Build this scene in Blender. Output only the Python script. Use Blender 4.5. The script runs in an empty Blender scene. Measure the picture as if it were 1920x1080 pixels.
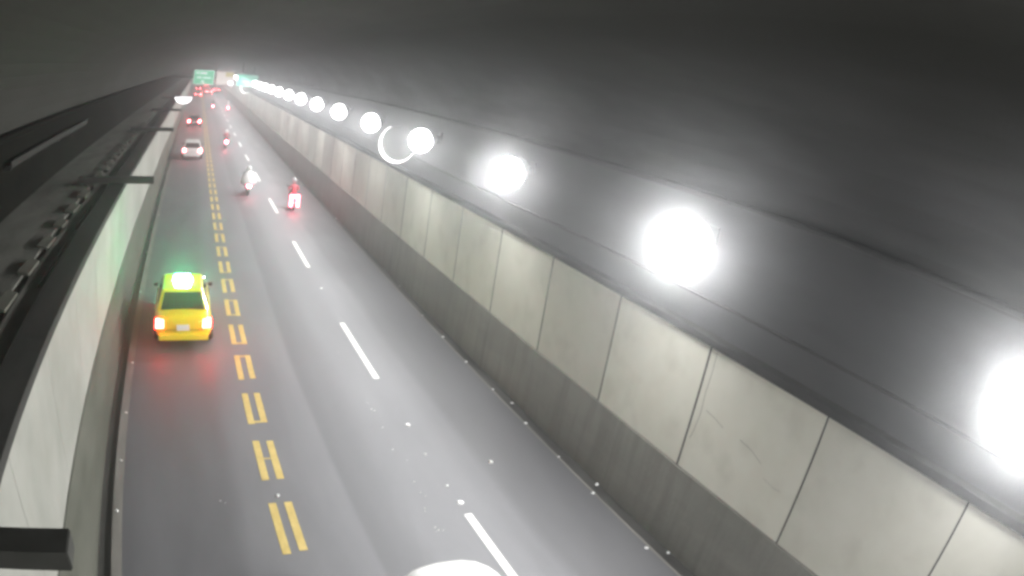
import bpy, bmesh, math, random
from mathutils import Vector, Matrix, Euler
random.seed(7)
S = bpy.context.scene
COL = S.collection

# ------------------------------------------------------------------ camera
H = 7.7718
yaw, pitch, roll = .5339, -.2921, .164
cy, sy, cp, sp, cr, sr = (math.cos(yaw), math.sin(yaw), math.cos(pitch), math.sin(pitch),
                          math.cos(roll), math.sin(roll))
ex = Vector((cy, -sy, 0)); ey = Vector((sy, cy, 0)); ez = Vector((0, 0, 1))
fwd = ey * cp + ez * sp
up0 = -ey * sp + ez * cp
right = ex * cr + up0 * sr
up = -ex * sr + up0 * cr
cam_d = bpy.data.cameras.new('tunnel_camera')
cam = bpy.data.objects.new('tunnel_camera', cam_d)
COL.objects.link(cam)
cam.matrix_world = Matrix(((right.x, up.x, -fwd.x, 0), (right.y, up.y, -fwd.y, 0),
                           (right.z, up.z, -fwd.z, H), (0, 0, 0, 1)))
cam_d.type = 'PANO'                      # the wide surveillance lens bends straight lines
cam_d.sensor_width = 36
cam_d.panorama_type = 'FISHEYE_EQUISOLID'
cam_d.fisheye_lens = 1209.56 / 1920 * 36
cam_d.fisheye_fov = math.radians(180)
cam_d.clip_start = .05
cam_d.clip_end = 3000
S.camera = cam

# ------------------------------------------------------------------ world, exposure
W = bpy.data.worlds.new('World'); S.world = W; W.use_nodes = True
bgn = W.node_tree.nodes['Background']
bgn.inputs[0].default_value = (.50, .48, .46, 1)
bgn.inputs[1].default_value = .10
S.view_settings.view_transform = 'Standard'
S.view_settings.look = 'None'
S.view_settings.exposure = 1.0
S.view_settings.gamma = 1
S.cycles.use_denoising = True
S.cycles.max_bounces = 6
S.cycles.volume_bounces = 1
S.cycles.sample_clamp_indirect = 6
S.cycles.pixel_filter_type = 'BLACKMAN_HARRIS'
S.cycles.filter_width = 3.2              # soft, low-resolution surveillance lens
S.cycles.volume_step_rate = 4

LAMP_W = 2350      # watts of each tunnel lamp's beam
GLOBE = 4.0       # radiance of the lamp diffuser
HAZE = .0062

# ------------------------------------------------------------------ helpers
def tag(o, label=None, cat=None, group=None, kind=None):
    if label: o['label'] = label
    if cat: o['category'] = cat
    if group: o['group'] = group
    if kind: o['kind'] = kind
    return o

def link(name, me, parent=None, mat=None):
    o = bpy.data.objects.new(name, me)
    COL.objects.link(o)
    if mat is not None and me is not None:
        if isinstance(mat, (list, tuple)):
            for m in mat: me.materials.append(m)
        else: me.materials.append(mat)
    if parent: o.parent = parent
    return o

def empty(name, loc=(0, 0, 0), rz=0):
    o = bpy.data.objects.new(name, None); COL.objects.link(o)
    o.location = loc; o.rotation_euler = (0, 0, rz); o.empty_display_size = .2
    return o

class MB:
    def __init__(s): s.v = []; s.f = []; s.m = []
    def add(s, vs, fs, mi=0):
        b = len(s.v); s.v += [tuple(v) for v in vs]
        s.f += [tuple(b + i for i in f) for f in fs]; s.m += [mi] * len(fs)
    def box(s, x0, x1, y0, y1, z0, z1, mi=0):
        s.add([(x0, y0, z0), (x1, y0, z0), (x1, y1, z0), (x0, y1, z0), (x0, y0, z1), (x1, y0, z1), (x1, y1, z1), (x0, y1, z1)],
              [(3, 2, 1, 0), (4, 5, 6, 7), (0, 1, 5, 4), (1, 2, 6, 5), (2, 3, 7, 6), (3, 0, 4, 7)], mi)
    def tube(s, a, b, r, n=10, r2=None, mi=0):
        a = Vector(a); b = Vector(b); d = (b - a).normalized()
        u = d.cross(Vector((0, 0, 1)));
        if u.length < .01: u = d.cross(Vector((1, 0, 0)))
        u.normalize(); w = d.cross(u); r2 = r if r2 is None else r2
        vs = [a + (u * math.cos(t) + w * math.sin(t)) * r for t in [2 * math.pi * i / n for i in range(n)]]
        vs += [b + (u * math.cos(t) + w * math.sin(t)) * r2 for t in [2 * math.pi * i / n for i in range(n)]]
        s.add(vs, [(i, (i + 1) % n, n + (i + 1) % n, n + i) for i in range(n)] + [tuple(reversed(range(n))), tuple(range(n, 2 * n))], mi)
    def lathe(s, prof, org, axis, n=24, mi=0):
        # prof: (radius, distance along axis)
        d = Vector(axis).normalized(); u = d.cross(Vector((0, 0, 1)))
        if u.length < .01: u = d.cross(Vector((1, 0, 0)))
        u.normalize(); w = d.cross(u); o = Vector(org); vs = []
        for r, t in prof:
            for i in range(n):
                a = 2 * math.pi * i / n
                vs.append(o + d * t + (u * math.cos(a) + w * math.sin(a)) * max(r, 1e-4))
        fs = [(k * n + i, k * n + (i + 1) % n, (k + 1) * n + (i + 1) % n, (k + 1) * n + i) for k in range(len(prof) - 1) for i in range(n)]
        s.add(vs, fs, mi)
    def loft(s, rings, cap=True, closed=True, mi=0):
        n = len(rings[0]); vs = [p for r in rings for p in r]; m = n if closed else n - 1
        fs = [(k * n + i, k * n + (i + 1) % n, (k + 1) * n + (i + 1) % n, (k + 1) * n + i) for k in range(len(rings) - 1) for i in range(m)]
        if cap: fs += [tuple(reversed(range(n))), tuple((len(rings) - 1) * n + i for i in range(n))]
        s.add(vs, fs, mi)
    def mesh(s, name, smooth=False):
        me = bpy.data.meshes.new(name); me.from_pydata(s.v, [], s.f); me.update()
        for p, mi in zip(me.polygons, s.m):
            p.material_index = mi; p.use_smooth = smooth
        bm = bmesh.new(); bm.from_mesh(me); bmesh.ops.recalc_face_normals(bm, faces=bm.faces); bm.to_mesh(me); bm.free()
        return me
    def build(s, name, mat, parent=None, smooth=False, bevel=0, sub=0):
        o = link(name, s.mesh(name, smooth), parent, mat)
        if bevel:
            m = o.modifiers.new('bevel', 'BEVEL'); m.width = bevel; m.segments = 3; m.limit_method = 'ANGLE'
        if sub:
            m = o.modifiers.new('sub', 'SUBSURF'); m.levels = sub; m.render_levels = sub
        return o

def copy_tree(o, parent=None):
    c = o.copy(); COL.objects.link(c)
    if parent: c.parent = parent
    for ch in [x for x in bpy.data.objects if x.parent == o]:
        copy_tree(ch, c)
    return c

# ------------------------------------------------------------------ materials
def mat(name, col, rough=.6, metal=0, emit=None, es=0, coat=0, spec=None):
    m = bpy.data.materials.new(name); m.use_nodes = True
    b = m.node_tree.nodes['Principled BSDF']
    b.inputs['Base Color'].default_value = (*col, 1)
    b.inputs['Roughness'].default_value = rough
    b.inputs['Metallic'].default_value = metal
    if coat: b.inputs['Coat Weight'].default_value = coat
    if spec is not None: b.inputs['Specular IOR Level'].default_value = spec
    if emit:
        b.inputs['Emission Color'].default_value = (*emit, 1)
        b.inputs['Emission Strength'].default_value = es
    return m

def N(nt, t, **k):
    n = nt.nodes.new(t)
    for a, v in k.items(): setattr(n, a, v)
    return n

def noisy(name, c1, c2, scale=(1, 1, 1), rough=(.6, .8), detail=5, bump=.0, lo=.35, hi=.65, second=None, coord='Object', spec=.5, metal=0, extra=None):
    """two tones mixed by stretched noise, a second finer noise, roughness variation"""
    m = bpy.data.materials.new(name); m.use_nodes = True; nt = m.node_tree
    b = nt.nodes['Principled BSDF']; L = nt.links.new
    tc = N(nt, 'ShaderNodeTexCoord'); mp = N(nt, 'ShaderNodeMapping')
    mp.inputs['Scale'].default_value = scale
    L(tc.outputs[coord], mp.inputs['Vector'])
    n1 = N(nt, 'ShaderNodeTexNoise'); n1.inputs['Scale'].default_value = 1; n1.inputs['Detail'].default_value = detail
    n1.inputs['Roughness'].default_value = .6
    L(mp.outputs[0], n1.inputs['Vector'])
    r = N(nt, 'ShaderNodeMapRange'); r.inputs['From Min'].default_value = lo; r.inputs['From Max'].default_value = hi
    L(n1.outputs['Fac'], r.inputs['Value'])
    mx = N(nt, 'ShaderNodeMix', data_type='RGBA')
    mx.inputs[6].default_value = (*c1, 1); mx.inputs[7].default_value = (*c2, 1)
    L(r.outputs[0], mx.inputs[0]); out = mx.outputs[2]
    if second:
        sc2, col2, amt, lo2, hi2 = second
        mp2 = N(nt, 'ShaderNodeMapping'); mp2.inputs['Scale'].default_value = sc2
        L(tc.outputs[coord], mp2.inputs['Vector'])
        n2 = N(nt, 'ShaderNodeTexNoise'); n2.inputs['Scale'].default_value = 1; n2.inputs['Detail'].default_value = 6
        L(mp2.outputs[0], n2.inputs['Vector'])
        r2 = N(nt, 'ShaderNodeMapRange'); r2.inputs['From Min'].default_value = lo2; r2.inputs['From Max'].default_value = hi2
        r2.inputs['To Max'].default_value = amt
        L(n2.outputs['Fac'], r2.inputs['Value'])
        m2 = N(nt, 'ShaderNodeMix', data_type='RGBA'); m2.inputs[7].default_value = (*col2, 1)
        L(r2.outputs[0], m2.inputs[0]); L(out, m2.inputs[6]); out = m2.outputs[2]
    if extra: out = extra(nt, tc, out)
    L(out, b.inputs['Base Color'])
    rr = N(nt, 'ShaderNodeMapRange'); rr.inputs['From Min'].default_value = .3; rr.inputs['From Max'].default_value = .7
    rr.inputs['To Min'].default_value = rough[0]; rr.inputs['To Max'].default_value = rough[1]
    L(n1.outputs['Fac'], rr.inputs['Value']); L(rr.outputs[0], b.inputs['Roughness'])
    b.inputs['Specular IOR Level'].default_value = spec
    b.inputs['Metallic'].default_value = metal
    if bump:
        nb = N(nt, 'ShaderNodeTexNoise'); nb.inputs['Scale'].default_value = 14; nb.inputs['Detail'].default_value = 6
        L(tc.outputs[coord], nb.inputs['Vector'])
        bp = N(nt, 'ShaderNodeBump'); bp.inputs['Strength'].default_value = bump; bp.inputs['Distance'].default_value = .02
        L(nb.outputs['Fac'], bp.inputs['Height']); L(bp.outputs[0], b.inputs['Normal'])
    return m

def wear_and_sheen(nt, tc, col):
    """worn and wet bands along the lanes, with reflected light painted in"""
    L = nt.links.new
    sx = N(nt, 'ShaderNodeSeparateXYZ'); L(tc.outputs['Object'], sx.inputs[0])
    nz = N(nt, 'ShaderNodeTexNoise'); nz.inputs['Scale'].default_value = 1
    mp = N(nt, 'ShaderNodeMapping'); mp.inputs['Scale'].default_value = (.35, .05, 1)
    L(tc.outputs['Object'], mp.inputs['Vector']); L(mp.outputs[0], nz.inputs['Vector'])
    ad = N(nt, 'ShaderNodeMath', operation='MULTIPLY_ADD'); ad.inputs[1].default_value = .35
    L(nz.outputs['Fac'], ad.inputs[0]); L(sx.outputs[0], ad.inputs[2])
    mr = N(nt, 'ShaderNodeMapRange'); mr.inputs['From Min'].default_value = -2.; mr.inputs['From Max'].default_value = 8.6
    L(ad.outputs[0], mr.inputs['Value'])
    rp = N(nt, 'ShaderNodeValToRGB'); L(mr.outputs[0], rp.inputs[0])
    cr_ = rp.color_ramp; cr_.interpolation = 'EASE'
    pts = WEAR_SHEEN
    while len(cr_.elements) < len(pts): cr_.elements.new(.5)
    for e, (x, v) in zip(cr_.elements, pts):
        e.position = (x + 2.) / 10.6; e.color = (v, v, v, 1)
    mx = N(nt, 'ShaderNodeMix', data_type='RGBA', blend_type='MULTIPLY'); mx.inputs[0].default_value = 1
    L(col, mx.inputs[6]); L(rp.outputs[0], mx.inputs[7])
    return mx.outputs[2]
# lateral position (m) -> tone of wear plus painted-in reflections
WEAR_SHEEN = [(-1.8, .60), (.55, .66), (1.1, .86), (2.2, .95), (3.05, 1.0), (3.2, .76), (3.7, .82), (4.3, 1.0), (5.5, 1.0), (6.1, .86), (6.5, .62), (7.2, .55), (8.0, .56), (8.3, .5)]

def tint_random(nt, tc, col):
    L = nt.links.new
    oi = N(nt, 'ShaderNodeObjectInfo')
    mr = N(nt, 'ShaderNodeMapRange'); mr.inputs['To Min'].default_value = .86; mr.inputs['To Max'].default_value = 1.06
    L(oi.outputs['Random'], mr.inputs['Value'])
    mx = N(nt, 'ShaderNodeMix', data_type='RGBA', blend_type='MULTIPLY'); mx.inputs[0].default_value = 1
    L(col, mx.inputs[6]); L(mr.outputs[0], mx.inputs[7])
    return mx.outputs[2]

def crown_shade(nt, tc, col):
    """shade painted into the colour, darker towards the crown, with an uneven edge"""
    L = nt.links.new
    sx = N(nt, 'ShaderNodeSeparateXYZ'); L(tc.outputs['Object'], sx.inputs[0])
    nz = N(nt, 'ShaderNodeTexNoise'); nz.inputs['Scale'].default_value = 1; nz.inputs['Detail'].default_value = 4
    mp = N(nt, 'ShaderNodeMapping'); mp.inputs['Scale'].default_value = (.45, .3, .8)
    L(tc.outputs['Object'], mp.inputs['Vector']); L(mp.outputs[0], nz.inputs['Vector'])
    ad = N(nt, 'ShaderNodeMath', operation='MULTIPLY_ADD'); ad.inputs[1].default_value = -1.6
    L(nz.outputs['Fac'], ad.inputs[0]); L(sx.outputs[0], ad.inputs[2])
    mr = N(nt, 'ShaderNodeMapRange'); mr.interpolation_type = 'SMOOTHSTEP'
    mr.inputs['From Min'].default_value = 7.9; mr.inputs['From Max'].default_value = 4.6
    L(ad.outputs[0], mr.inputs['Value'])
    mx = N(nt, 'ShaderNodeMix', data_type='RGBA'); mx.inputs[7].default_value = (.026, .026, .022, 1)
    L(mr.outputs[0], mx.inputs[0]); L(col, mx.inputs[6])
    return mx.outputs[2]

M = {}
M['road'] = noisy('asphalt', (.145, .145, .158), (.18, .18, .193), (1.2, .25, 1), (.5, .72), bump=.12,
                  second=((9, 9, 1), (.16, .16, .165), .5, .5, .8), extra=wear_and_sheen)
M['verge'] = noisy('worn_concrete_edge', (.13, .125, .115), (.2, .19, .175), (3, .5, 1), (.6, .85), bump=.2)
M['gutter'] = noisy('wet_gutter', (.03, .03, .028), (.055, .054, .05), (4, .6, 1), (.3, .6), bump=.2)
M['panel'] = noisy('cream_panel', (.78, .76, .67), (.85, .83, .75), (.7, .7, .7), (.5, .7), detail=6,
                   second=((1.3, 1.3, 1.1), (.48, .465, .39), .4, .5, .8), extra=tint_random)
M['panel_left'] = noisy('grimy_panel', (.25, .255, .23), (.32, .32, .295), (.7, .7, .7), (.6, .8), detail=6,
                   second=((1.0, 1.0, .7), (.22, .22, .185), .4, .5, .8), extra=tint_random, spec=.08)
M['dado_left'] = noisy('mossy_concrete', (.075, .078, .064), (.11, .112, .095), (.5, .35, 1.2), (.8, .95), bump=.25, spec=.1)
M['dado'] = noisy('bare_concrete', (.23, .226, .205), (.30, .295, .27), (.5, .35, 1.2), (.6, .85), bump=.25,
                  second=((1, 3.5, .4), (.11, .107, .09), .5, .45, .8))
M['upper'] = noisy('grey_lining', (.066, .067, .070), (.090, .091, .095), (.25, .12, .4), (.8, .95), bump=.15, spec=.15,
                   second=((1, .8, 3), (.065, .065, .065), .5, .5, .8))
M['vault'] = noisy('shaded_vault', (.045, .045, .046), (.095, .095, .098), (.5, .2, .6), (.8, .95), bump=.15, detail=3, spec=.15, extra=crown_shade)  # ceiling shade is mixed into this colour towards the crown
M['cornice'] = noisy('sooty_ledge', (.03, .03, .029), (.048, .048, .045), (2, .5, 2), (.85, .95), spec=.1)
M['ledge'] = noisy('dusty_ledge', (.15, .15, .135), (.22, .22, .20), (2, .6, 2), (.9, .95), bump=.3, spec=.1)
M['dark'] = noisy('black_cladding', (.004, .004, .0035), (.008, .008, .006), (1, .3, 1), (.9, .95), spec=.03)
M['beam'] = noisy('dark_steel', (.016, .017, .014), (.028, .028, .025), (4, 4, 4), (.5, .7))
M['pipe'] = mat('streak_paint', (.055, .055, .055), .9, spec=.05)
M['tray'] = noisy('galvanised_tray', (.018, .018, .016), (.03, .03, .027), (3, .7, 3), (.7, .8), spec=.1)
M['joint'] = mat('joint_rubber', (.02, .02, .02), .9)
M['crack'] = mat('crack', (.33, .32, .28), .9)
M['yellow'] = noisy('yellow_paint', (.50, .37, .11), (.60, .46, .16), (6, 3, 1), (.5, .7), second=((20, 14, 1), (.30, .25, .14), .7, .55, .75))
M['white'] = noisy('white_paint', (.72, .72, .70), (.85, .85, .83), (8, 3, 1), (.5, .7), second=((20, 9, 1), (.4, .4, .4), .6, .6, .8))
M['globe'] = bpy.data.materials.new('lamp_diffuser'); M['globe'].use_nodes = True
_nt = M['globe'].node_tree; _nt.nodes.clear()       # translucent cover: glows, and lets the bulb's beam through
_e = N(_nt, 'ShaderNodeEmission'); _e.inputs[0].default_value = (1, 1, .985, 1); _e.inputs[1].default_value = GLOBE * 3
_t = N(_nt, 'ShaderNodeBsdfTransparent'); _m = N(_nt, 'ShaderNodeMixShader'); _m.inputs[0].default_value = .33
_o = N(_nt, 'ShaderNodeOutputMaterial')
_nt.links.new(_t.outputs[0], _m.inputs[1]); _nt.links.new(_e.outputs[0], _m.inputs[2]); _nt.links.new(_m.outputs[0], _o.inputs[0])
M['housing'] = mat('lamp_housing', (.07, .07, .072), .7, 0)
M['stud'] = mat('reflector_stud', (.9, .9, .9), .25, emit=(1, 1, 1), es=.0)
M['litter'] = mat('white_litter', (.85, .85, .83), .6)
M['tyre'] = mat('tyre', (.02, .02, .02), .85)
M['rim'] = mat('alloy_rim', (.5, .5, .52), .3, .9)
M['glass'] = mat('tinted_glass', (.02, .025, .025), .08, spec=.8)
M['trim'] = mat('black_trim', (.025, .025, .025), .5)
M['plate'] = mat('plate', (.75, .75, .75), .5)
M['tail'] = mat('tail_light', (.5, .02, .02), .3, emit=(1, .03, .025), es=38)
M['tail_far'] = mat('tail_light_far', (.5, .02, .02), .3, emit=(1, .10, .11), es=60)
M['tail_small'] = mat('tail_small', (.5, .02, .02), .3, emit=(1, .2, .22), es=18)
M['tail_arch'] = mat('tail_arch', (.5, .02, .02), .3, emit=(1, .16, .22), es=9)
M['tail_m'] = mat('brake_light', (.5, .02, .02), .3, emit=(1, .16, .22), es=50)
M['head'] = mat('headlight', (.9, .9, .9), .3, emit=(.85, .9, 1), es=25)
M['green'] = mat('roof_light', (.1, .6, .3), .3, emit=(.08, 1, .42), es=70)
def paint(n, c, r=.28): return mat(n, c, r, coat=.6)
M['taxi'] = paint('taxi_yellow', (.80, .68, .02))
M['carwhite'] = paint('white_car_paint', (.85, .85, .85))
M['cargrey'] = paint('grey_car_paint', (.18, .18, .2))
M['cardark'] = paint('dark_car_paint', (.05, .05, .06))
M['carsilver'] = paint('silver_car_paint', (.5, .5, .52))
M['skin'] = mat('skin', (.45, .3, .22), .6)

# ------------------------------------------------------------------ setting
Y0, YE = -24.0, 300.0        # tunnel from behind the camera to its far mouth
FAR = 320.0
g = MB(); g.add([(-700, -300, -.16), (700, -300, -.16), (700, 1500, -.16), (-700, 1500, -.16)], [(0, 1, 2, 3)])
tag(g.build('ground', noisy('dark_ground', (.03, .03, .028), (.05, .05, .045), (.05, .05, 1))), kind='structure')
g = MB(); g.add([(-1.62, Y0, 0), (8.06, Y0, 0), (8.06, FAR, 0), (-1.62, FAR, 0)], [(0, 1, 2, 3)])
road = g.build('road', M['road']); tag(road, kind='structure')
g = MB(); g.add([(-1.80, Y0, .004), (-1.60, Y0, .004), (-1.60, FAR, .004), (-1.80, FAR, .004)], [(0, 1, 2, 3)])
g.add([(8.02, Y0, .004), (8.08, Y0, .004), (8.08, FAR, .004), (8.02, FAR, .004)], [(0, 1, 2, 3)])
g.build('road_edge_strip', M['verge'], road)
g = MB(); g.box(-2.10, -1.80, Y0, FAR, -.14, -.09)
tag(g.build('gutter', M['gutter']), kind='structure')
g = MB(); g.box(8.08, 8.46, Y0, FAR, -.14, -.09)
tag(g.build('gutter', M['gutter']), kind='structure')


# yellow double dashes with cross marks
ym = MB()
def stripe(mb, x0, x1, y0, y1, z=.006): mb.add([(x0, y0, z), (x1, y0, z), (x1, y1, z), (x0, y1, z)], [(0, 1, 2, 3)])
cyc = 2.247
k = 0; y = 8.43 - cyc * 8
kinds = ['', 'm', 'n', 'f', 'n', 'nf', 'f', 'n', 'f', 'f', 'n', 'm']
while y < 230:
    j = random.uniform(-.03, .03)
    stripe(ym, 1.325, 1.480, y + j, y + 1.5 + j); stripe(ym, 1.640, 1.795, y - j, y + 1.47)
    kd = kinds[(k - 8) % len(kinds)]
    if k >= 8:
        if 'n' in kd: stripe(ym, 1.480, 1.640, y + .02, y + .11)
        if 'f' in kd: stripe(ym, 1.480, 1.640, y + 1.36, y + 1.45)
        if 'm' in kd: stripe(ym, 1.480, 1.640, y + .75, y + .80)
    y += cyc; k += 1
tag(ym.build('yellow_centre_marking', M['yellow'], road))
wm = MB()
for i in range(-2, 30):
    yf = 8.85 + 10.03 * i
    stripe(wm, 5.0, 5.16, yf - 4.0, yf)
wm.build('white_lane_marking', M['white'], road)

def strip(name, pts, y0, y1, m, parent=None, step=6.0):
    """long extruded profile (list of (x,z)), open"""
    n = max(1, int((y1 - y0) / step)); mb = MB()
    rings = [[(x, y0 + (y1 - y0) * i / n, z) for x, z in pts] for i in range(n + 1)]
    mb.loft(rings, cap=False, closed=False)
    return mb.build(name, m, parent)

# right wall: sloped concrete foot, cream panels, dark cornice
rw = empty('right_tunnel_wall', (8.4, 0, 0))
tag(rw, 'long right-hand tunnel wall of cream panels above a bare grey concrete foot', 'wall')
def rel(o, root):
    o.location = Vector(o.location) - root.location; return o
rel(strip('concrete_foot', [(8.44, -.14), (8.445, .12), (8.50, 1.63), (8.9, 1.64), (8.9, -.05)], Y0, YE, M['dado'], rw), rw)
rel(strip('cornice', [(8.62, 4.13), (8.495, 4.135), (8.495, 4.29), (8.62, 4.34)], Y0, YE, M['cornice'], rw), rw)
rel(strip('backing', [(8.58, 1.66), (8.58, 4.13)], Y0, YE, M['joint'], rw), rw)
jy = 4.38; jw = 2.767
def panel_mesh(l):
    mb = MB(); mb.box(0, .04, 0, l, 1.655, 4.128); return mb
for i in range(-7, 82):
    a = jy + jw * i
    if a > YE - 4: break
    gap = .016
    mb = MB(); mb.box(8.525, 8.565, a + gap, a + jw - gap, 1.655, 4.13)
    sw = .012 if i != 1 else .018
    js = MB(); js.box(8.519, 8.56, a - sw, a + sw, 1.66, 4.125); rel(js.build('joint_seal', M['joint'], rw), rw)
    rel(mb.build('wall_panel', M['panel'], rw), rw)
# cracks and a patched joint on the near panels
mb = MB()
def crack(pts, w=.005, x=8.5225):
    for (a, b) in zip(pts[:-1], pts[1:]):
        mb.add([(x, a[0], a[1] - w), (x, b[0], b[1] - w), (x, b[0] + .004, b[1] + w), (x, a[0] + .004, a[1] + w)], [(0, 1, 2, 3)])
def vcrack(pts, w=.006, x=8.5225):
    for (a, b) in zip(pts[:-1], pts[1:]):
        mb.add([(x, a[0] - w, a[1]), (x, a[0] + w, a[1]), (x, b[0] + w, b[1]), (x, b[0] - w, b[1])], [(0, 1, 2, 3)])
vcrack([(6.98, 4.1), (6.97, 3.7), (6.99, 3.3), (6.96, 2.9), (7.0, 2.5), (7.04, 2.3)])
crack([(6.85, 3.0), (6.6, 2.97), (6.35, 2.9)])
crack([(5.9, 2.9), (5.6, 2.86), (5.3, 2.75)])
crack([(5.15, 2.55), (4.9, 2.5), (4.72, 2.52)], .003)
rel(mb.build('crack', M['crack'], rw), rw)

# right upper lining and the vault over the whole road, down to the left shelf
vp = [(8.62, 4.34), (8.68, 5.0), (8.70, 5.8), (8.68, 6.6)]
lining = strip('upper_lining', vp, Y0, YE, M['upper'])
tag(lining, 'smooth grey upper lining of the right wall behind the row of round lamps', 'tunnel lining')
cx, cz, rx, rzz = 1.9, 6.6, 6.78, 3.0
arc = [(cx + rx * math.cos(t), cz + rzz * math.sin(t)) for t in [math.radians(a) for a in range(0, 181, 6)]]
arc = [(x, z) for x, z in arc if not (x < 0 and z < 6.75)] + [(-4.92, 6.55), (-4.95, 6.2)]
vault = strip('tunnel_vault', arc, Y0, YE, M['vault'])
tag(vault, 'dark arched tunnel ceiling stretching over the road', 'tunnel ceiling')
for x, z, r, lab in [(8.655, 4.87, .03, 'thin dark conduit along the grey lining just below the round lamps'),
                     (8.62, 6.70, .05, 'thicker dark conduit along the top of the grey lining above the round lamps')]:
    mb = MB()
    mb.tube((x, Y0, z), (x, YE, z), r, 8)  # dark tube drawn along a dark streak of the lining
    tag(mb.build('streak', M['pipe']), lab, 'streak')

# left wall
lw = empty('left_tunnel_wall', (-2.3, 0, 0))
tag(lw, 'low left-hand tunnel wall with pale panels above a dark concrete foot', 'wall')
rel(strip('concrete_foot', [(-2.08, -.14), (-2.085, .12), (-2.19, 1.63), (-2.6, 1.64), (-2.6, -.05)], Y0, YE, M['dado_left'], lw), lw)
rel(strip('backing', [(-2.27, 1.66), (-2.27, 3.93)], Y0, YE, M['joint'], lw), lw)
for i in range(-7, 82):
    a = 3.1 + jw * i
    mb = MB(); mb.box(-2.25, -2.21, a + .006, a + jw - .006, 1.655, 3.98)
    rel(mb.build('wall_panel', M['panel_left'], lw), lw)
rel(strip('cornice', [(-2.26, 3.99), (-2.15, 3.99), (-2.15, 4.14), (-2.66, 4.16), (-2.66, 4.10)], Y0, YE, M['cornice'], lw), lw)
# shelf behind the wall with its cable trench
sh = empty('maintenance_shelf', (-3.7, 0, 4.0))
tag(sh, 'wide dusty maintenance shelf on top of the low left wall', 'shelf')
rel(strip('shelf_slab', [(-2.66, 4.10), (-3.08, 4.11), (-3.10, 3.98), (-3.26, 3.98), (-3.28, 4.11), (-5.0, 4.13), (-5.0, 3.8)], Y0, YE, M['ledge'], sh), sh)
yy = 8.0; tcm = mat('cover_concrete', (.13, .13, .11), .9, spec=.1)
while yy < 42:
    l = random.uniform(.9, 1.4); mb = MB()
    mb.loft([[(-3.40, yy, 4.115), (-3.12, yy - .12, 4.115), (-3.10, yy + l * .6, 4.115), (-3.34, yy + l * .7, 4.115)],
             [(-3.40, yy, 4.17), (-3.12, yy - .12, 4.16), (-3.10, yy + l * .6, 4.15), (-3.34, yy + l * .7, 4.17)]])
    rel(mb.build('trench_cover', tcm, sh), sh); yy += l + random.uniform(.35, .6)
for a, b in [(10.6, 13.2), (14.5, 17.0)]:
    mb = MB(); mb.box(-2.79, -2.75, a, b, 4.115, 4.15); rel(mb.build('edge_rail', M['tray'], sh), sh)
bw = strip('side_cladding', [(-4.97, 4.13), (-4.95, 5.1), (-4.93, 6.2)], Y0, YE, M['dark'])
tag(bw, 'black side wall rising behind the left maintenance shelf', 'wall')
mb = MB()
for a, b, z in [(15.5, 27, 5.36)]:
    mb.box(-4.9, -4.74, a, b, z, z + .05); mb.box(-4.76, -4.72, a, b, z, z + .17)
    for q in range(int(a), int(b), 2): mb.box(-4.95, -4.72, q + .4, q + .46, z - .04, z)
tag(mb.build('cable_tray', M['tray']), 'pale cable tray fixed along the black side wall on the left', 'cable tray')
mb = MB(); mb.tube((-4.8, Y0, 6.12), (-4.8, YE, 6.12), .09, 10)
tag(mb.build('drain_pipe', M['dark']), 'black pipe along the top of the black side wall', 'pipe')

# beams sticking out over the left wall
bm0 = empty('cross_beam', (0, 3.82, 0))
b_ = MB(); b_.box(-3.7, -1.18, 0, .30, 4.17, 4.36)
b_.build('beam', M['beam'], bm0)
b_ = MB(); b_.box(-1.178, -1.17, .01, .29, 4.18, 4.35); b_.build('end_plate', M['beam'], bm0)
b_ = MB(); b_.box(-3.9, -3.6, -.1, .44, 4.13, 4.17); b_.build('base_plate', M['beam'], bm0)
tag(bm0, 'nearest dark steel beam sticking out over the left wall at the bottom left corner', 'steel beam', 'beams sticking out over the left wall')
for n, (yy, lab) in enumerate([(20.0, 'second dark steel beam over the left wall, level with the two nearest scooters'),
                               (36.2, 'third dark steel beam over the left wall, beside the white car'),
                               (52.5, 'fourth dark steel beam over the left wall, just before the white half-round box')]):
    c = copy_tree(bm0); c.location.y = yy; c.scale.z = 1.0; c['label'] = lab

# half round white box on the left
wb = empty('half_round_box', (-1.3, 62, 4.2))
mb = MB(); ring = [(-.86, .62), (.86, .66), (.80, .42), (.60, .2), (.3, .06), (0, .02), (-.3, .06), (-.62, .22), (-.8, .42)]
mb.loft([[(x, 0, z) for x, z in ring], [(x, .35, z) for x, z in ring]])
mb.build('lit_face', mat('lit_white_face', (.9, .9, .9), .5, emit=(.97, .97, 1), es=1.2), wb)
mb = MB(); mb.box(-2.2, -.8, .1, .22, .50, .62); mb.build('bracket', M['beam'], wb)
tag(wb, 'white half-round light box with a flat top hanging out over the left wall', 'light box')

# ------------------------------------------------------------------ lamps
LX, LZ, LR = 7.95, 5.82, .43
lamp0 = empty('tunnel_lamp', (LX, 1.20, LZ))
mb = MB(); mb.lathe([(0, -LR)] + [(LR * math.sin(t), -LR * math.cos(t)) for t in [math.radians(a) for a in range(12, 145, 12)]], (0, 0, 0), (.9, 0, .45), 28)
mb.build('diffuser', M['globe'], lamp0, smooth=True)
mb = MB(); mb.lathe([(LR * .60, .36), (LR * .78, .36), (LR * .74, .44), (LR * .5, .52), (.1, .54), (0, .54)], (0, 0, 0), (.9, 0, .45), 28)
mb.build('housing', M['housing'], lamp0, smooth=True)
mb = MB(); mb.tube((.44, 0, .2), (.72, 0, .2), .04); mb.box(.68, .735, -.14, .14, .04, .36)
mb.build('bracket', M['housing'], lamp0)
sl = bpy.data.lights.new('lamp_beam', 'SPOT'); sl.energy = LAMP_W; sl.color = (1, 1, .975)
sl.spot_size = math.radians(172); sl.spot_blend = 1.0; sl.shadow_soft_size = .3
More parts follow.
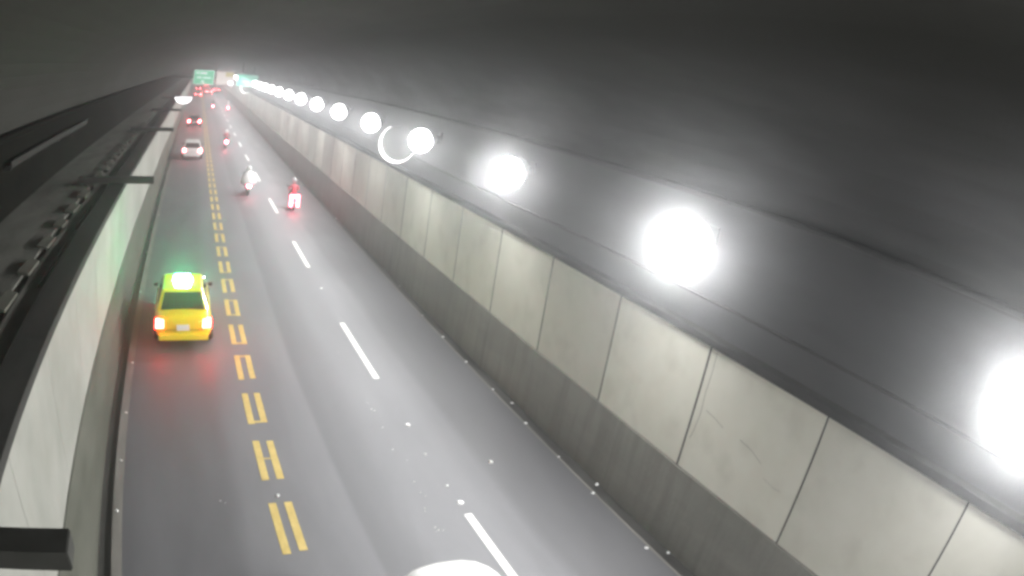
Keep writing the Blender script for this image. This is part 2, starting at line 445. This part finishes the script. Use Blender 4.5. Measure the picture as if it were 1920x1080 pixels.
so = bpy.data.objects.new('lamp_beam', sl); COL.objects.link(so); so.parent = lamp0
so.location = (0, 0, 0)
so.rotation_euler = (0, math.radians(61), 0)        # down and a little towards the road
ordn = ['second', 'third', 'fourth', 'fifth', 'sixth', 'seventh', 'eighth', 'ninth', 'tenth', 'eleventh', 'twelfth', 'thirteenth',
        'fourteenth', 'fifteenth', 'sixteenth']
tag(lamp0, 'huge glowing round wall lamp cut off by the right edge, nearest of the row', 'lamp', 'round lamps along the right wall')
near_l = {0: 'second nearest glowing round wall lamp, right of the middle of the picture',
          1: 'third nearest glowing round wall lamp, between the largest whole lamp and the crescent-rimmed disc',
          2: 'fourth nearest glowing round lamp, touching the grey disc with a white crescent rim'}
for i in range(29):
    c = copy_tree(lamp0); c.location.y = 1.20 + 6.70 * (i + 1)
    c['label'] = 'round wall lamp beyond the overhead signs' if i > 14 else near_l.get(i, ordn[i] + ' round glowing wall lamp counted from the right edge of the picture')
for yy in (-5.5, -12.2):
    c = copy_tree(lamp0); c.location.y = yy; c['label'] = 'round wall lamp behind the camera at %s metres' % ('five' if yy > -9 else 'twelve')

# round discs with a crescent rim on the right wall
def disc_sign(loc, r, label):
    t = empty('round_sign', loc)
    mb = MB(); mb.lathe([(0, 0), (r * .95, 0), (r * .95, .05), (0, .05)], (0, 0, 0), (0, 1, 0), 40)
    mb.build('face', mat('disc_grey', (.07, .07, .068), .6), t)
    mb = MB(); n = 48; A = []; B = []
    for i in range(n + 1):
        a = math.radians(118 + 215 * i / n); w = math.sin(math.pi * i / n) ** 1.7 * .15 * r + .004
        A.append((a, r)); B.append((a, r - w))
    for s0, s1 in zip(range(n), range(1, n + 1)):
        P = [(A[s0][1] * math.cos(A[s0][0]), A[s0][1] * math.sin(A[s0][0])), (A[s1][1] * math.cos(A[s1][0]), A[s1][1] * math.sin(A[s1][0])),
             (B[s1][1] * math.cos(B[s1][0]), B[s1][1] * math.sin(B[s1][0])), (B[s0][1] * math.cos(B[s0][0]), B[s0][1] * math.sin(B[s0][0]))]
        mb.loft([[(x, -.06, z) for x, z in P], [(x, .0, z) for x, z in P]])
    mb.build('crescent_rim', mat('rim_glow', (.9, .9, .9), .5, emit=(1, 1, .97), es=1.4), t)  # glow put into the rim for the lamp light it catches
    mb = MB(); mb.box(.1, 8.66 - loc[0], .05, .11, -.05, .05); mb.build('bracket', M['housing'], t)
    return tag(t, label, 'sign', 'round discs on the right wall')
disc_sign((7.86, 23.6, 5.40), .74, 'grey round disc with a white crescent rim beside the fourth nearest lamp')
disc_sign((7.9, 104.3, 4.75), .85, 'tiny round disc with a white crescent rim below the far green sign on the right')

# ------------------------------------------------------------------ far signs
def far_sign(name, x0, x1, z0, z1, face, label, deco, yy=108):
    t = empty(name, ((x0 + x1) / 2, yy, z0)); w = (x1 - x0) / 2; h = z1 - z0
    mb = MB(); mb.box(-w, w, 0, .12, 0, h); mb.build('panel', face, t)
    mb = MB()
    for a, b, c, d in ((-w, w, h - .09, h), (-w, w, 0, .09), (-w, -w + .09, .09, h - .09), (w - .09, w, .09, h - .09)): mb.box(a, b, -.02, -.001, c, d)
    mb.build('border', deco['border'], t)
    for nm, m_, rects in deco['items']:
        mb = MB()
        for r in rects: mb.box(r[0] * w, r[1] * w, -.025, -.002, r[2] * h, r[3] * h)
        mb.build(nm, m_, t)
    for q in (-.55, .55):
        mb = MB(); mb.box(w * q - .05, w * q + .05, .12, .2, .1, h - .05 if yy > 100 else h + 1.6); mb.build('hanger', M['housing'], t)
    return tag(t, label, 'road sign', 'overhead signs at the tunnel mouth')
gf = mat('sign_green_lit', (.05, .42, .22), .5, emit=(.20, .75, .48), es=.34)
gw = mat('sign_letters', (.8, .9, .85), .5, emit=(.8, 1, .9), es=.45)
gd = mat('sign_green_dim', (.06, .30, .21), .5, emit=(.2, .5, .4), es=.30)
far_sign('overhead_sign', -.90, 2.60, 4.9, 7.25, gf, 'bright green overhead road sign with pale lettering above the left lane far away',
         dict(border=gw, items=[('lettering', gw, [(-.8, -.45, .72, .86), (-.38, .3, .70, .86), (-.7, -.2, .42, .52), (-.1, .7, .42, .52), (-.2, .05, .12, .26)])]))
far_sign('overhead_sign', 2.90, 6.0, 4.9, 7.22, mat('sign_white_lit', (.7, .64, .6), .5, emit=(.9, .8, .76), es=.34),
         'white overhead road sign with a red top edge and yellow corner, middle of three',
         dict(border=mat('sign_red', (.35, .12, .10), .5), items=[
             ('yellow_field', mat('sign_yellow', (.55, .45, .18), .5, emit=(.8, .68, .3), es=.25), [(.05, .9, .62, .92)]),
             ('light_patch', mat('sign_light_patch', (.9, .9, .95), .5, emit=(.92, .92, 1), es=1.6), [(.45, .95, .04, .30)])]))  # glowing patch added for lamp light falling on the sign
far_sign('overhead_sign', 5.45, 8.45, 5.42, 7.02, gd, 'dim green overhead road sign above the far end of the lamp row, rightmost of three',
         dict(border=mat('sign_dim_edge', (.2, .35, .3), .5), items=[('lettering', mat('sign_dim_letters', (.25, .42, .37), .5), [(-.7, .2, .62, .74), (-.6, .5, .35, .45)])]), yy=90)
gx = empty('sign_gantry', (2.5, 108.2, 6.0))
mb = MB(); mb.box(-7.0, 6.1, 0, .2, -.1, .1); mb.build('crossbar', M['housing'], gx)
tag(gx, 'thin steel crossbar spanning the tunnel behind the left and middle overhead signs', 'sign gantry')

# ------------------------------------------------------------------ vehicles
def sedan(name, x, y, body, label, tail, L=4.45, roofz=1.46, headon=True, boxy=False, simple=False):
    t = empty(name, (x, y, 0))
    st = [(0, .74, .92, .34), (.06, .82, .98, .26), (.5, .87, 1.02, .24), (1.2, .885, 1.0, .22), (2.4, .885, .98, .22), (3.3, .87, .95, .22), (4.0, .84, .86, .24), (4.36, .76, .74, .28), (L, .62, .62, .36)]
    mb = MB(); rings = []
    for yy, w, zt, zb in st:
        rings.append([(-w * .9, yy, zb), (-w, yy, zb + .16), (-w, yy, zt - .22), (-w * .93, yy, zt - .05), (-w * .72, yy, zt), (0, yy, zt + .02),
                      (w * .72, yy, zt), (w * .93, yy, zt - .05), (w, yy, zt - .22), (w, yy, zb + .16), (w * .9, yy, zb)])
    mb.loft(rings)
    b = mb.build('body', body, t, smooth=True, sub=0 if simple else 1)
    # cabin
    yb0, yb1, yt0, yt1 = (.12, 3.35, .38, 2.55) if boxy else (.50, 3.35, 1.02, 2.45)
    wb_, wt = .80, .62; zb, zt = .95, roofz
    A = [(-wb_, yb0, zb), (wb_, yb0, zb), (wb_, yb1, zb), (-wb_, yb1, zb)]; B = [(-wt, yt0, zt), (wt, yt0, zt), (wt, yt1, zt), (-wt, yt1, zt)]
    mb = MB(); mb.loft([A, B]); mb.build('cabin', body, t, bevel=.07)
    def face(i, j, a0=.10, a1=.90, b0=.12, b1=.84):
        P = [Vector(A[i]), Vector(A[j]), Vector(B[j]), Vector(B[i])]
        def q(u, v): return P[0].lerp(P[1], u).lerp(P[3].lerp(P[2], u), v)
        n = (P[1] - P[0]).cross(P[3] - P[0]).normalized()
        Q = [q(a0, b0), q(a1, b0), q(a1, b1), q(a0, b1)]
        return [[p + n * .018 for p in Q], [p - n * .01 for p in Q]]
    mb = MB(); mb.loft(face(0, 1, .07, .93, .10, .86)); mb.build('rear_window', M['glass'], t)
    if not simple:
        mb = MB(); mb.loft(face(2, 3, .07, .93, .10, .9)); mb.build('windscreen', M['glass'], t)
        for i, j in ((1, 2), (3, 0)):
            for a0, a1 in ((.12, .48), (.52, .84)):
                mb = MB(); mb.loft(face(i, j, a0, a1, .15, .85)); mb.build('side_window', M['glass'], t)
    for s in (-1, 1):
        mb = MB(); cxx = s * .70
        mb.loft([[(cxx - .13, -.012, .66), (cxx + .13, -.0, .66), (cxx + .14, .02, .92), (cxx - .11, .0, .92)],
                 [(cxx - .13, .10, .66), (cxx + .13, .16, .66), (cxx + .14, .18, .92), (cxx - .11, .12, .92)]])
        mb.build('tail_light', tail, t, bevel=0)
        if not simple:
            mb = MB(); mb.box(s * .62 - .14, s * .62 + .14, L - .16, L - .02, .55, .70); mb.build('headlight', M['head'], t)
            mb = MB(); mb.box(s * .84, s * .98, 2.72, 2.82, .97, 1.07); mb.build('mirror', M['trim'], t, bevel=.03)
    for s in (-1, 1):
        for yy in (.82, 3.55):
            mb = MB(); mb.lathe([(.0, -.11), (.27, -.11), (.325, -.07), (.325, .07), (.27, .11), (0, .11)], (s * .80, yy, .325), (1, 0, 0), 20)
            w = mb.build('wheel', M['tyre'], t, smooth=False)
            if not simple:
                mb = MB(); mb.lathe([(0, -.12), (.2, -.12), (.2, .12), (0, .12)], (s * .81, yy, .325), (1, 0, 0), 14); mb.build('rim', M['rim'], w)
    mb = MB(); mb.box(-.74, .74, -.05, .1, .30, .50); mb.build('bumper', M['trim'] if simple else body, t, bevel=.04)
    mb = MB(); mb.box(-.19, .19, -.045 if simple else -.07, -.03, .62, .78); mb.build('licence_plate', M['plate'], t)
    tag(t, label, 'car')
    return t

taxi = sedan('taxi', -.14, 17.1, M['taxi'], 'yellow taxi with a glowing green roof light and red tail lights in the left lane', M['tail'])
mb = MB(); ringp = [(-.30, 0), (.30, 0), (.22, .17), (-.22, .17)]
mb.loft([[(x, 1.62, 1.475 + z) for x, z in ringp], [(x, 1.86, 1.475 + z) for x, z in ringp]])
mb.build('roof_light', M['green'], taxi, bevel=.02)
taxi['category'] = 'taxi'
for nm, r_ in (('trunk_seam', (-.62, .62, -.004, .006, .60, .612)),):
    mb = MB(); mb.box(*r_); mb.build(nm, M['trim'], taxi)

CG = 'cars driving away in the left lane'
for args in [
    ('car', .02, 54.6, M['carwhite'], 'white hatchback with a dark rear window in the left lane beyond the taxi', M['tail_small'], dict(boxy=True)),
    ('car', -.02, 84, M['cardark'], 'dark car with bright red brake lights in the left lane ahead of the white hatchback', M['tail_far'], dict()),
    ('car', .3, 168, M['cargrey'], 'far grey car with red tail lights in the left lane below the bright green sign', M['tail_far'], dict(simple=True)),
    ('car', 3.4, 188, M['carwhite'], 'far white car with red tail lights just right of the centre marking under the signs', M['tail_far'], dict(simple=True)),
    ('car', 6.2, 206, M['cargrey'], 'far grey car with red tail lights nearest the right wall under the signs', M['tail_far'], dict(simple=True)),
    ('car', .2, 214, M['carsilver'], 'far silver car under the bright green sign, beyond the far grey car', M['tail_far'], dict(simple=True)),
    ('car', 3.2, 246, M['cargrey'], 'farthest car, a tiny grey one in the queue under the signs', M['tail_far'], dict(simple=True)),
]:
    nm, x, y, bd, lab, tl, kw = args
    c = sedan(nm, x, y, bd, lab, tl, **kw); c['group'] = CG

# white van roof entering at the bottom edge
van = empty('van', (3.02, 1.2, 0))
mb = MB(); rings = []
for yy, w, zt in [(0, .80, 1.93), (.1, .84, 1.98), (1.0, .85, 2.0), (3.2, .85, 2.0), (4.05, .84, 1.99), (4.40, .76, 1.96), (4.58, .58, 1.90), (4.68, .30, 1.80)]:
    zb = .32; k2 = w / .85
    rings.append([(-w, yy, zb), (-w, yy, 1.1), (-w * .97, yy, zt - .3), (-w * .86, yy, zt - .08), (-w * .6, yy, zt), (0, yy, zt + .03), (w * .6, yy, zt), (w * .86, yy, zt - .08), (w * .97, yy, zt - .3), (w, yy, 1.1), (w, yy, zb)])
mb.loft(rings); mb.build('body', M['carwhite'], van, smooth=True, sub=1)
mb = MB(); mb.box(-.62, .62, -.03, .0, 1.15, 1.7); mb.build('rear_window', M['glass'], van)
for s in (-1, 1):
    mb = MB(); mb.box(s * .72 - .06, s * .72 + .06, -.04, .02, .7, 1.05); mb.build('tail_light', mat('unlit_tail_lens', (.35, .02, .02), .3), van)
    mb = MB(); mb.box(s * .86 - .005, s * .86 + .012, 3.1, 4.2, 1.15, 1.65); mb.build('side_window', M['glass'], van)
    for yy in (.8, 3.7):
        mb = MB(); mb.lathe([(0, -.1), (.27, -.1), (.32, -.06), (.32, .06), (.27, .1), (0, .1)], (s * .78, yy, .32), (1, 0, 0), 20)
        w = mb.build('wheel', M['tyre'], van); mb = MB(); mb.lathe([(0, -.11), (.18, -.11), (.18, .11), (0, .11)], (s * .79, yy, .32), (1, 0, 0), 14); mb.build('rim', M['rim'], w)
tag(van, 'front end of a bright white van roof poking into the bottom edge', 'van')

# ------------------------------------------------------------------ scooters and riders
def scooter(x, y, body, label, lean=0, tailform=''):
    t = empty('scooter', (x, y, 0), lean)
    for yy, nm in ((.28, 'rear'), (1.50, 'front')):
        mb = MB(); mb.lathe([(0, -.05), (.19, -.055), (.245, -.03), (.245, .03), (.19, .055), (0, .05)], (0, yy, .245), (1, 0, 0), 20)
        w = mb.build('wheel', M['tyre'], t)
        mb = MB(); mb.lathe([(0, -.06), (.13, -.06), (.13, .06), (0, .06)], (0, yy, .245), (1, 0, 0), 14); mb.build('rim', M['rim'], w)
    mb = MB()
    mb.loft([[(-w, yy, zb), (w, yy, zb), (w * .8, yy, zt), (-w * .8, yy, zt)] for yy, w, zb, zt in [(-.02, .07, .55, .72), (.12, .15, .42, .76), (.45, .17, .35, .74), (.75, .15, .28, .66), (.82, .12, .2, .34)]])
    mb.build('rear_body', body, t, smooth=True, bevel=.02)
    mb = MB(); mb.loft([[(-w, yy, z), (w, yy, z), (w, yy, z + .08), (-w, yy, z + .08)] for yy, w, z in [(.06, .12, .76), (.35, .15, .75), (.75, .12, .70)]])
    mb.build('seat', M['trim'], t, bevel=.03)
    mb = MB(); mb.box(-.16, .16, .78, 1.12, .26, .33); mb.build('floorboard', M['trim'], t)
    mb = MB(); mb.loft([[(-w, yy, z), (w, yy, z), (w * .9, yy + .06, z), (-w * .9, yy + .06, z)] for yy, w, z in [(1.12, .17, .28), (1.18, .21, .6), (1.14, .20, .85), (1.08, .12, .98)]])
    mb.build('front_shield', body, t, bevel=.02)
    mb = MB(); mb.tube((-.33, 1.0, 1.02), (.33, 1.0, 1.02), .018); mb.tube((0, 1.04, 1.02), (0, 1.48, .3), .03)
    mb.build('handlebar', M['trim'], t)
    for s in (-1, 1):
        mb = MB(); mb.tube((s * .2, 1.02, 1.02), (s * .30, 1.05, 1.24), .008); mb.box(s * .30 - .06, s * .30 + .06, 1.04, 1.06, 1.22, 1.30); mb.build('mirror', M['trim'], t)
    mb = MB()
    if tailform == 'arch':
        mb.box(-.29, .29, -.07, -.01, .74, .94); mb.box(-.29, -.11, -.07, -.01, .24, .74); mb.box(.11, .29, -.07, -.01, .24, .74)
    else:
        mb.box(-.13, .13, -.055, -.01, .56, .76)
    mb.build('tail_light', M['tail_arch'] if tailform == 'arch' else M['tail_m'], t, bevel=.01)
    mb = MB(); mb.box(-.12, .12, -.05, -.035, .40, .54); mb.build('licence_plate', M['plate'], t)
    mb = MB(); mb.box(-.07, .07, 1.20, 1.26, .80, .90); mb.build('headlight', M['head'], t)
    return tag(t, label, 'scooter', 'scooters in the right lanes')

def rider(x, y, jacket, trousers, helmetm, label, lean=0):
    """one continuous skinned body, seated with hands on the bar"""
    V = [((0, .42, .86), .15), ((0, .42, 1.02), .145), ((0, .46, 1.22), .155), ((0, .50, 1.36), .12), ((0, .53, 1.45), .055), ((0, .57, 1.56), .085), ((0, .58, 1.66), .08)]
    E_ = [(0, 1), (1, 2), (2, 3), (3, 4), (4, 5), (5, 6)]
    def chain(start, pts):
        p = start
        for c, r in pts: V.append((c, r)); E_.append((p, len(V) - 1)); p = len(V) - 1
        return p
    for s in (-1, 1):
        h = chain(3, [((s * .20, .51, 1.34), .065), ((s * .30, .62, 1.12), .05), ((s * .28, .86, 1.05), .038), ((s * .27, .98, 1.04), .032)])
        for q, dx in enumerate((-.03, -.01, .012, .034)):
            chain(h, [((s * .27 + dx, 1.03, 1.045 - .002 * q), .010), ((s * .27 + dx, 1.035, 1.005), .009)])
        chain(h, [((s * .235, .99, 1.01), .010)])
        chain(0, [((s * .11, .50, .84), .10), ((s * .17, .84, .80), .075), ((s * .15, .88, .55), .055), ((s * .13, .86, .40), .042), ((s * .13, 1.0, .36), .038)])
    me = bpy.data.meshes.new('person'); me.from_pydata([v for v, r in V], E_, []); me.update()
    o = link('person', me, None, None)
    o.location = (x, y, 0); o.rotation_euler.z = lean
    sk = o.modifiers.new('skin', 'SKIN'); sk.use_smooth_shade = True
    for i, (v, r) in enumerate(V):
        me.skin_vertices[0].data[i].radius = (r, r); me.skin_vertices[0].data[i].use_root = (i == 0)
    ss = o.modifiers.new('sub', 'SUBSURF'); ss.levels = 1; ss.render_levels = 1
    # cloth by height in a node material: trousers low, jacket above
    m = bpy.data.materials.new('rider_cloth'); m.use_nodes = True; nt = m.node_tree; bs = nt.nodes['Principled BSDF']; bs.inputs['Roughness'].default_value = .8
    tc = N(nt, 'ShaderNodeTexCoord'); sx = N(nt, 'ShaderNodeSeparateXYZ'); nt.links.new(tc.outputs['Object'], sx.inputs[0])
    mr = N(nt, 'ShaderNodeMath', operation='GREATER_THAN'); mr.inputs[1].default_value = .90; nt.links.new(sx.outputs[2], mr.inputs[0])
    mx = N(nt, 'ShaderNodeMix', data_type='RGBA'); mx.inputs[6].default_value = (*trousers, 1); mx.inputs[7].default_value = (*jacket, 1)
    nt.links.new(mr.outputs[0], mx.inputs[0])
    hd = N(nt, 'ShaderNodeMath', operation='GREATER_THAN'); hd.inputs[1].default_value = 1.47; nt.links.new(sx.outputs[2], hd.inputs[0])
    hf = N(nt, 'ShaderNodeMath', operation='GREATER_THAN'); hf.inputs[1].default_value = .93; nt.links.new(sx.outputs[1], hf.inputs[0])
    ad = N(nt, 'ShaderNodeMath', operation='MAXIMUM'); nt.links.new(hd.outputs[0], ad.inputs[0]); nt.links.new(hf.outputs[0], ad.inputs[1])
    m2 = N(nt, 'ShaderNodeMix', data_type='RGBA'); m2.inputs[7].default_value = (.4, .27, .2, 1)
    nt.links.new(ad.outputs[0], m2.inputs[0]); nt.links.new(mx.outputs[2], m2.inputs[6]); nt.links.new(m2.outputs[2], bs.inputs['Base Color'])
    me.materials.append(m)
    mb = MB(); mb.lathe([(.0, -.15), (.09, -.14), (.135, -.08), (.15, 0), (.135, .07), (.09, .12), (0, .145)], (0, .58, 1.66), (0, .15, 1), 20)
    mb.build('helmet', helmetm, o, smooth=True)
    return tag(o, label, 'person', 'scooter riders')
hw = mat('white_helmet', (.85, .85, .85), .3); hg = mat('grey_helmet', (.35, .35, .37), .3); hk = mat('black_helmet', (.04, .04, .04), .3)
for x, y, bd, jk, tr, hl, ls, lp in [
    (3.80, 39.6, M['carwhite'], (.85, .82, .85), (.75, .72, .75), hw, 'white scooter with a glaring tail light just left of the dashed line', 'person in a white rain suit and white helmet riding the glaring white scooter'),
    (6.12, 35.6, M['cargrey'], (.45, .10, .12), (.08, .08, .1), hg, 'grey scooter with a red tail light in the right lane, nearest to the right wall', 'person in a dark red jacket and grey helmet riding the grey scooter'),
    (3.40, 63.0, M['cardark'], (.35, .12, .13), (.08, .08, .1), hw, 'dark scooter with a single bright red light beside the white hatchback', 'person in a dull red jacket and white helmet riding beside the white hatchback'),
    (3.25, 120, M['carwhite'], (.1, .1, .12), (.06, .06, .08), hk, 'tiny far scooter left of the dashed line, the left of the two far ones', 'person in black on the left of the two tiny far scooters'),
    (6.0, 117, M['carsilver'], (.6, .6, .62), (.1, .1, .12), hw, 'tiny far silver scooter right of the dashed line, close to the right wall', 'person in a pale jacket on the tiny far scooter close to the right wall'),
]:
    scooter(x, y, bd, ls, tailform='arch' if 35 < y < 36 else '')
    p = rider(x, y, jk, tr, hl, lp)
    if 'rain suit' in lp:
        mb = MB(); n = 16
        mb.loft([[(w * math.cos(2 * math.pi * i / n), yc + d * math.sin(2 * math.pi * i / n), z + .03 * math.sin(i * 2.4)) for i in range(n)]
                 for z, w, d, yc in [(.70, .50, .44, .34), (.9, .52, .45, .36), (1.15, .46, .36, .42), (1.34, .33, .24, .48), (1.46, .14, .14, .52)]])
        mb.build('rain_cape', hw, p, smooth=True)

# ------------------------------------------------------------------ studs, litter
st0 = None
SG = 'reflector studs along the right edge of the road'
for (x, y) in [(8.3, 45), (8.28, 33.9), (8.28, 22.5), (8.1, 19.4), (8.1, 17.5), (8.08, 15.6), (8.09, 13.8), (8.24, 12.96), (8.08, 11.9), (8.07, 10.27), (8.3, 9.0), (8.02, 8.74), (7.97, 6.72), (8.3, 6.42)]:
    if st0 is None:
        mb = MB(); mb.loft([[(-.06, -.05, 0), (.06, -.05, 0), (.06, .05, 0), (-.06, .05, 0)], [(-.04, -.025, .03), (.04, -.025, .03), (.04, .03, .03), (-.04, .03, .03)]])
        st0 = mb.build('reflector_stud', M['stud']); o = st0
    else:
        o = st0.copy(); COL.objects.link(o)
    o.location = (x, y, .006); o.scale = [random.uniform(.35, .75)] * 3; o.rotation_euler.z = random.uniform(-.8, .8)
    tag(o, 'small white reflector stud in the row along the right edge of the road', 'reflector stud', SG)
for (x, y) in [(-1.72, 9.9), (-1.68, 11.6), (-1.66, 13.6), (-1.65, 16.3), (-1.75, 22), (-1.85, 27), (-1.66, 34)]:
    o = st0.copy(); COL.objects.link(o); o.location = (x, y, .006); o.scale = (.6, .35, .5); o.rotation_euler.z = random.uniform(-.8, .8)
    tag(o, 'small white reflector stud in the row along the left edge of the road', 'reflector stud', 'reflector studs along the left edge of the road')

lit = [(5.09, 22.29, .035, 'white cat-eye stud beside the dashed line, the farthest of the loose white spots'),
       (5.10, 12.38, .055, 'white cat-eye stud between the two nearest complete dashes, below the tipped paint line'),
       (5.09, 9.23, .06, 'white cat-eye stud just above the nearest white dash'),
       (5.05, 9.83, .03, 'faint small cat-eye stud just above the white one at the nearest dash'),
       (5.04, 11.07, .025, 'faint cat-eye stud halfway along the gap before the nearest dash'),
       (1.56, 10.12, .03, 'small pale stud in the gap above the nearest yellow double dash')]
for x, y, r, lab in lit:
    mb = MB(); n = 9
    ring = [(r * math.cos(2 * math.pi * i / n) * random.uniform(.8, 1.4), r * math.sin(2 * math.pi * i / n) * random.uniform(.8, 1.5)) for i in range(n)]
    mb.loft([[(a, b, 0) for a, b in ring], [(a * .6, b * .6, .03) for a, b in ring]])
    o = mb.build('cat_eye_stud', M['stud']); o.location = (x, y, .006); tag(o, lab, 'road stud')
mb = MB(); mb.loft([[(-.05, -.04, 0), (.05, -.03, 0), (.06, .04, 0), (-.03, .06, 0)], [(-.02, -.03, .05), (.03, -.02, .06), (.03, .03, .04), (-.02, .03, .06)]])
o = mb.build('litter', M['litter']); o.location = (6.37, 10.45, .006)
tag(o, 'crumpled white scrap lying alone in the middle of the right lane', 'litter')
mb = MB()
for px, py in [(4.44, 16.7), (4.45, 13.75), (4.48, 13.2), (4.45, 12.3), (4.36, 11.4), (4.5, 10.8), (4.41, 10.1), (4.43, 9.7), (4.33, 9.16), (4.3, 8.6), (4.34, 8.42), (.4, 10.1)]:
    for q in range(random.choice((1, 2, 2, 3))):
        a, b = px + random.gauss(0, .035), py + random.gauss(0, .09); r = random.uniform(.007, .018)
        mb.add([(a - r, b - r, .006), (a + r, b - r * .6, .006), (a + r * .3, b + r * 1.3, .006), (a, b, .006 + r * 1.2)], [(0, 1, 3), (1, 2, 3), (2, 0, 3), (0, 2, 1)])
tag(mb.build('scattered_grit', M['litter']), 'line of tiny white specks of grit scattered left of the dashed line', 'grit', kind='stuff')

# ------------------------------------------------------------------ the air in the tunnel
mb = MB(); mb.box(-710, 710, -310, 1510, -1.2, 12.5)
hz = bpy.data.materials.new('haze'); hz.use_nodes = True; nt = hz.node_tree; nt.nodes.clear()
ou = N(nt, 'ShaderNodeOutputMaterial'); pv = N(nt, 'ShaderNodeVolumePrincipled')
pv.inputs['Color'].default_value = (.95, .96, 1, 1); pv.inputs['Density'].default_value = HAZE; pv.inputs['Anisotropy'].default_value = .90
nt.links.new(pv.outputs[0], ou.inputs['Volume'])
tag(mb.build('haze', hz), 'thin pale exhaust haze hanging in the tunnel air', 'haze', kind='stuff')
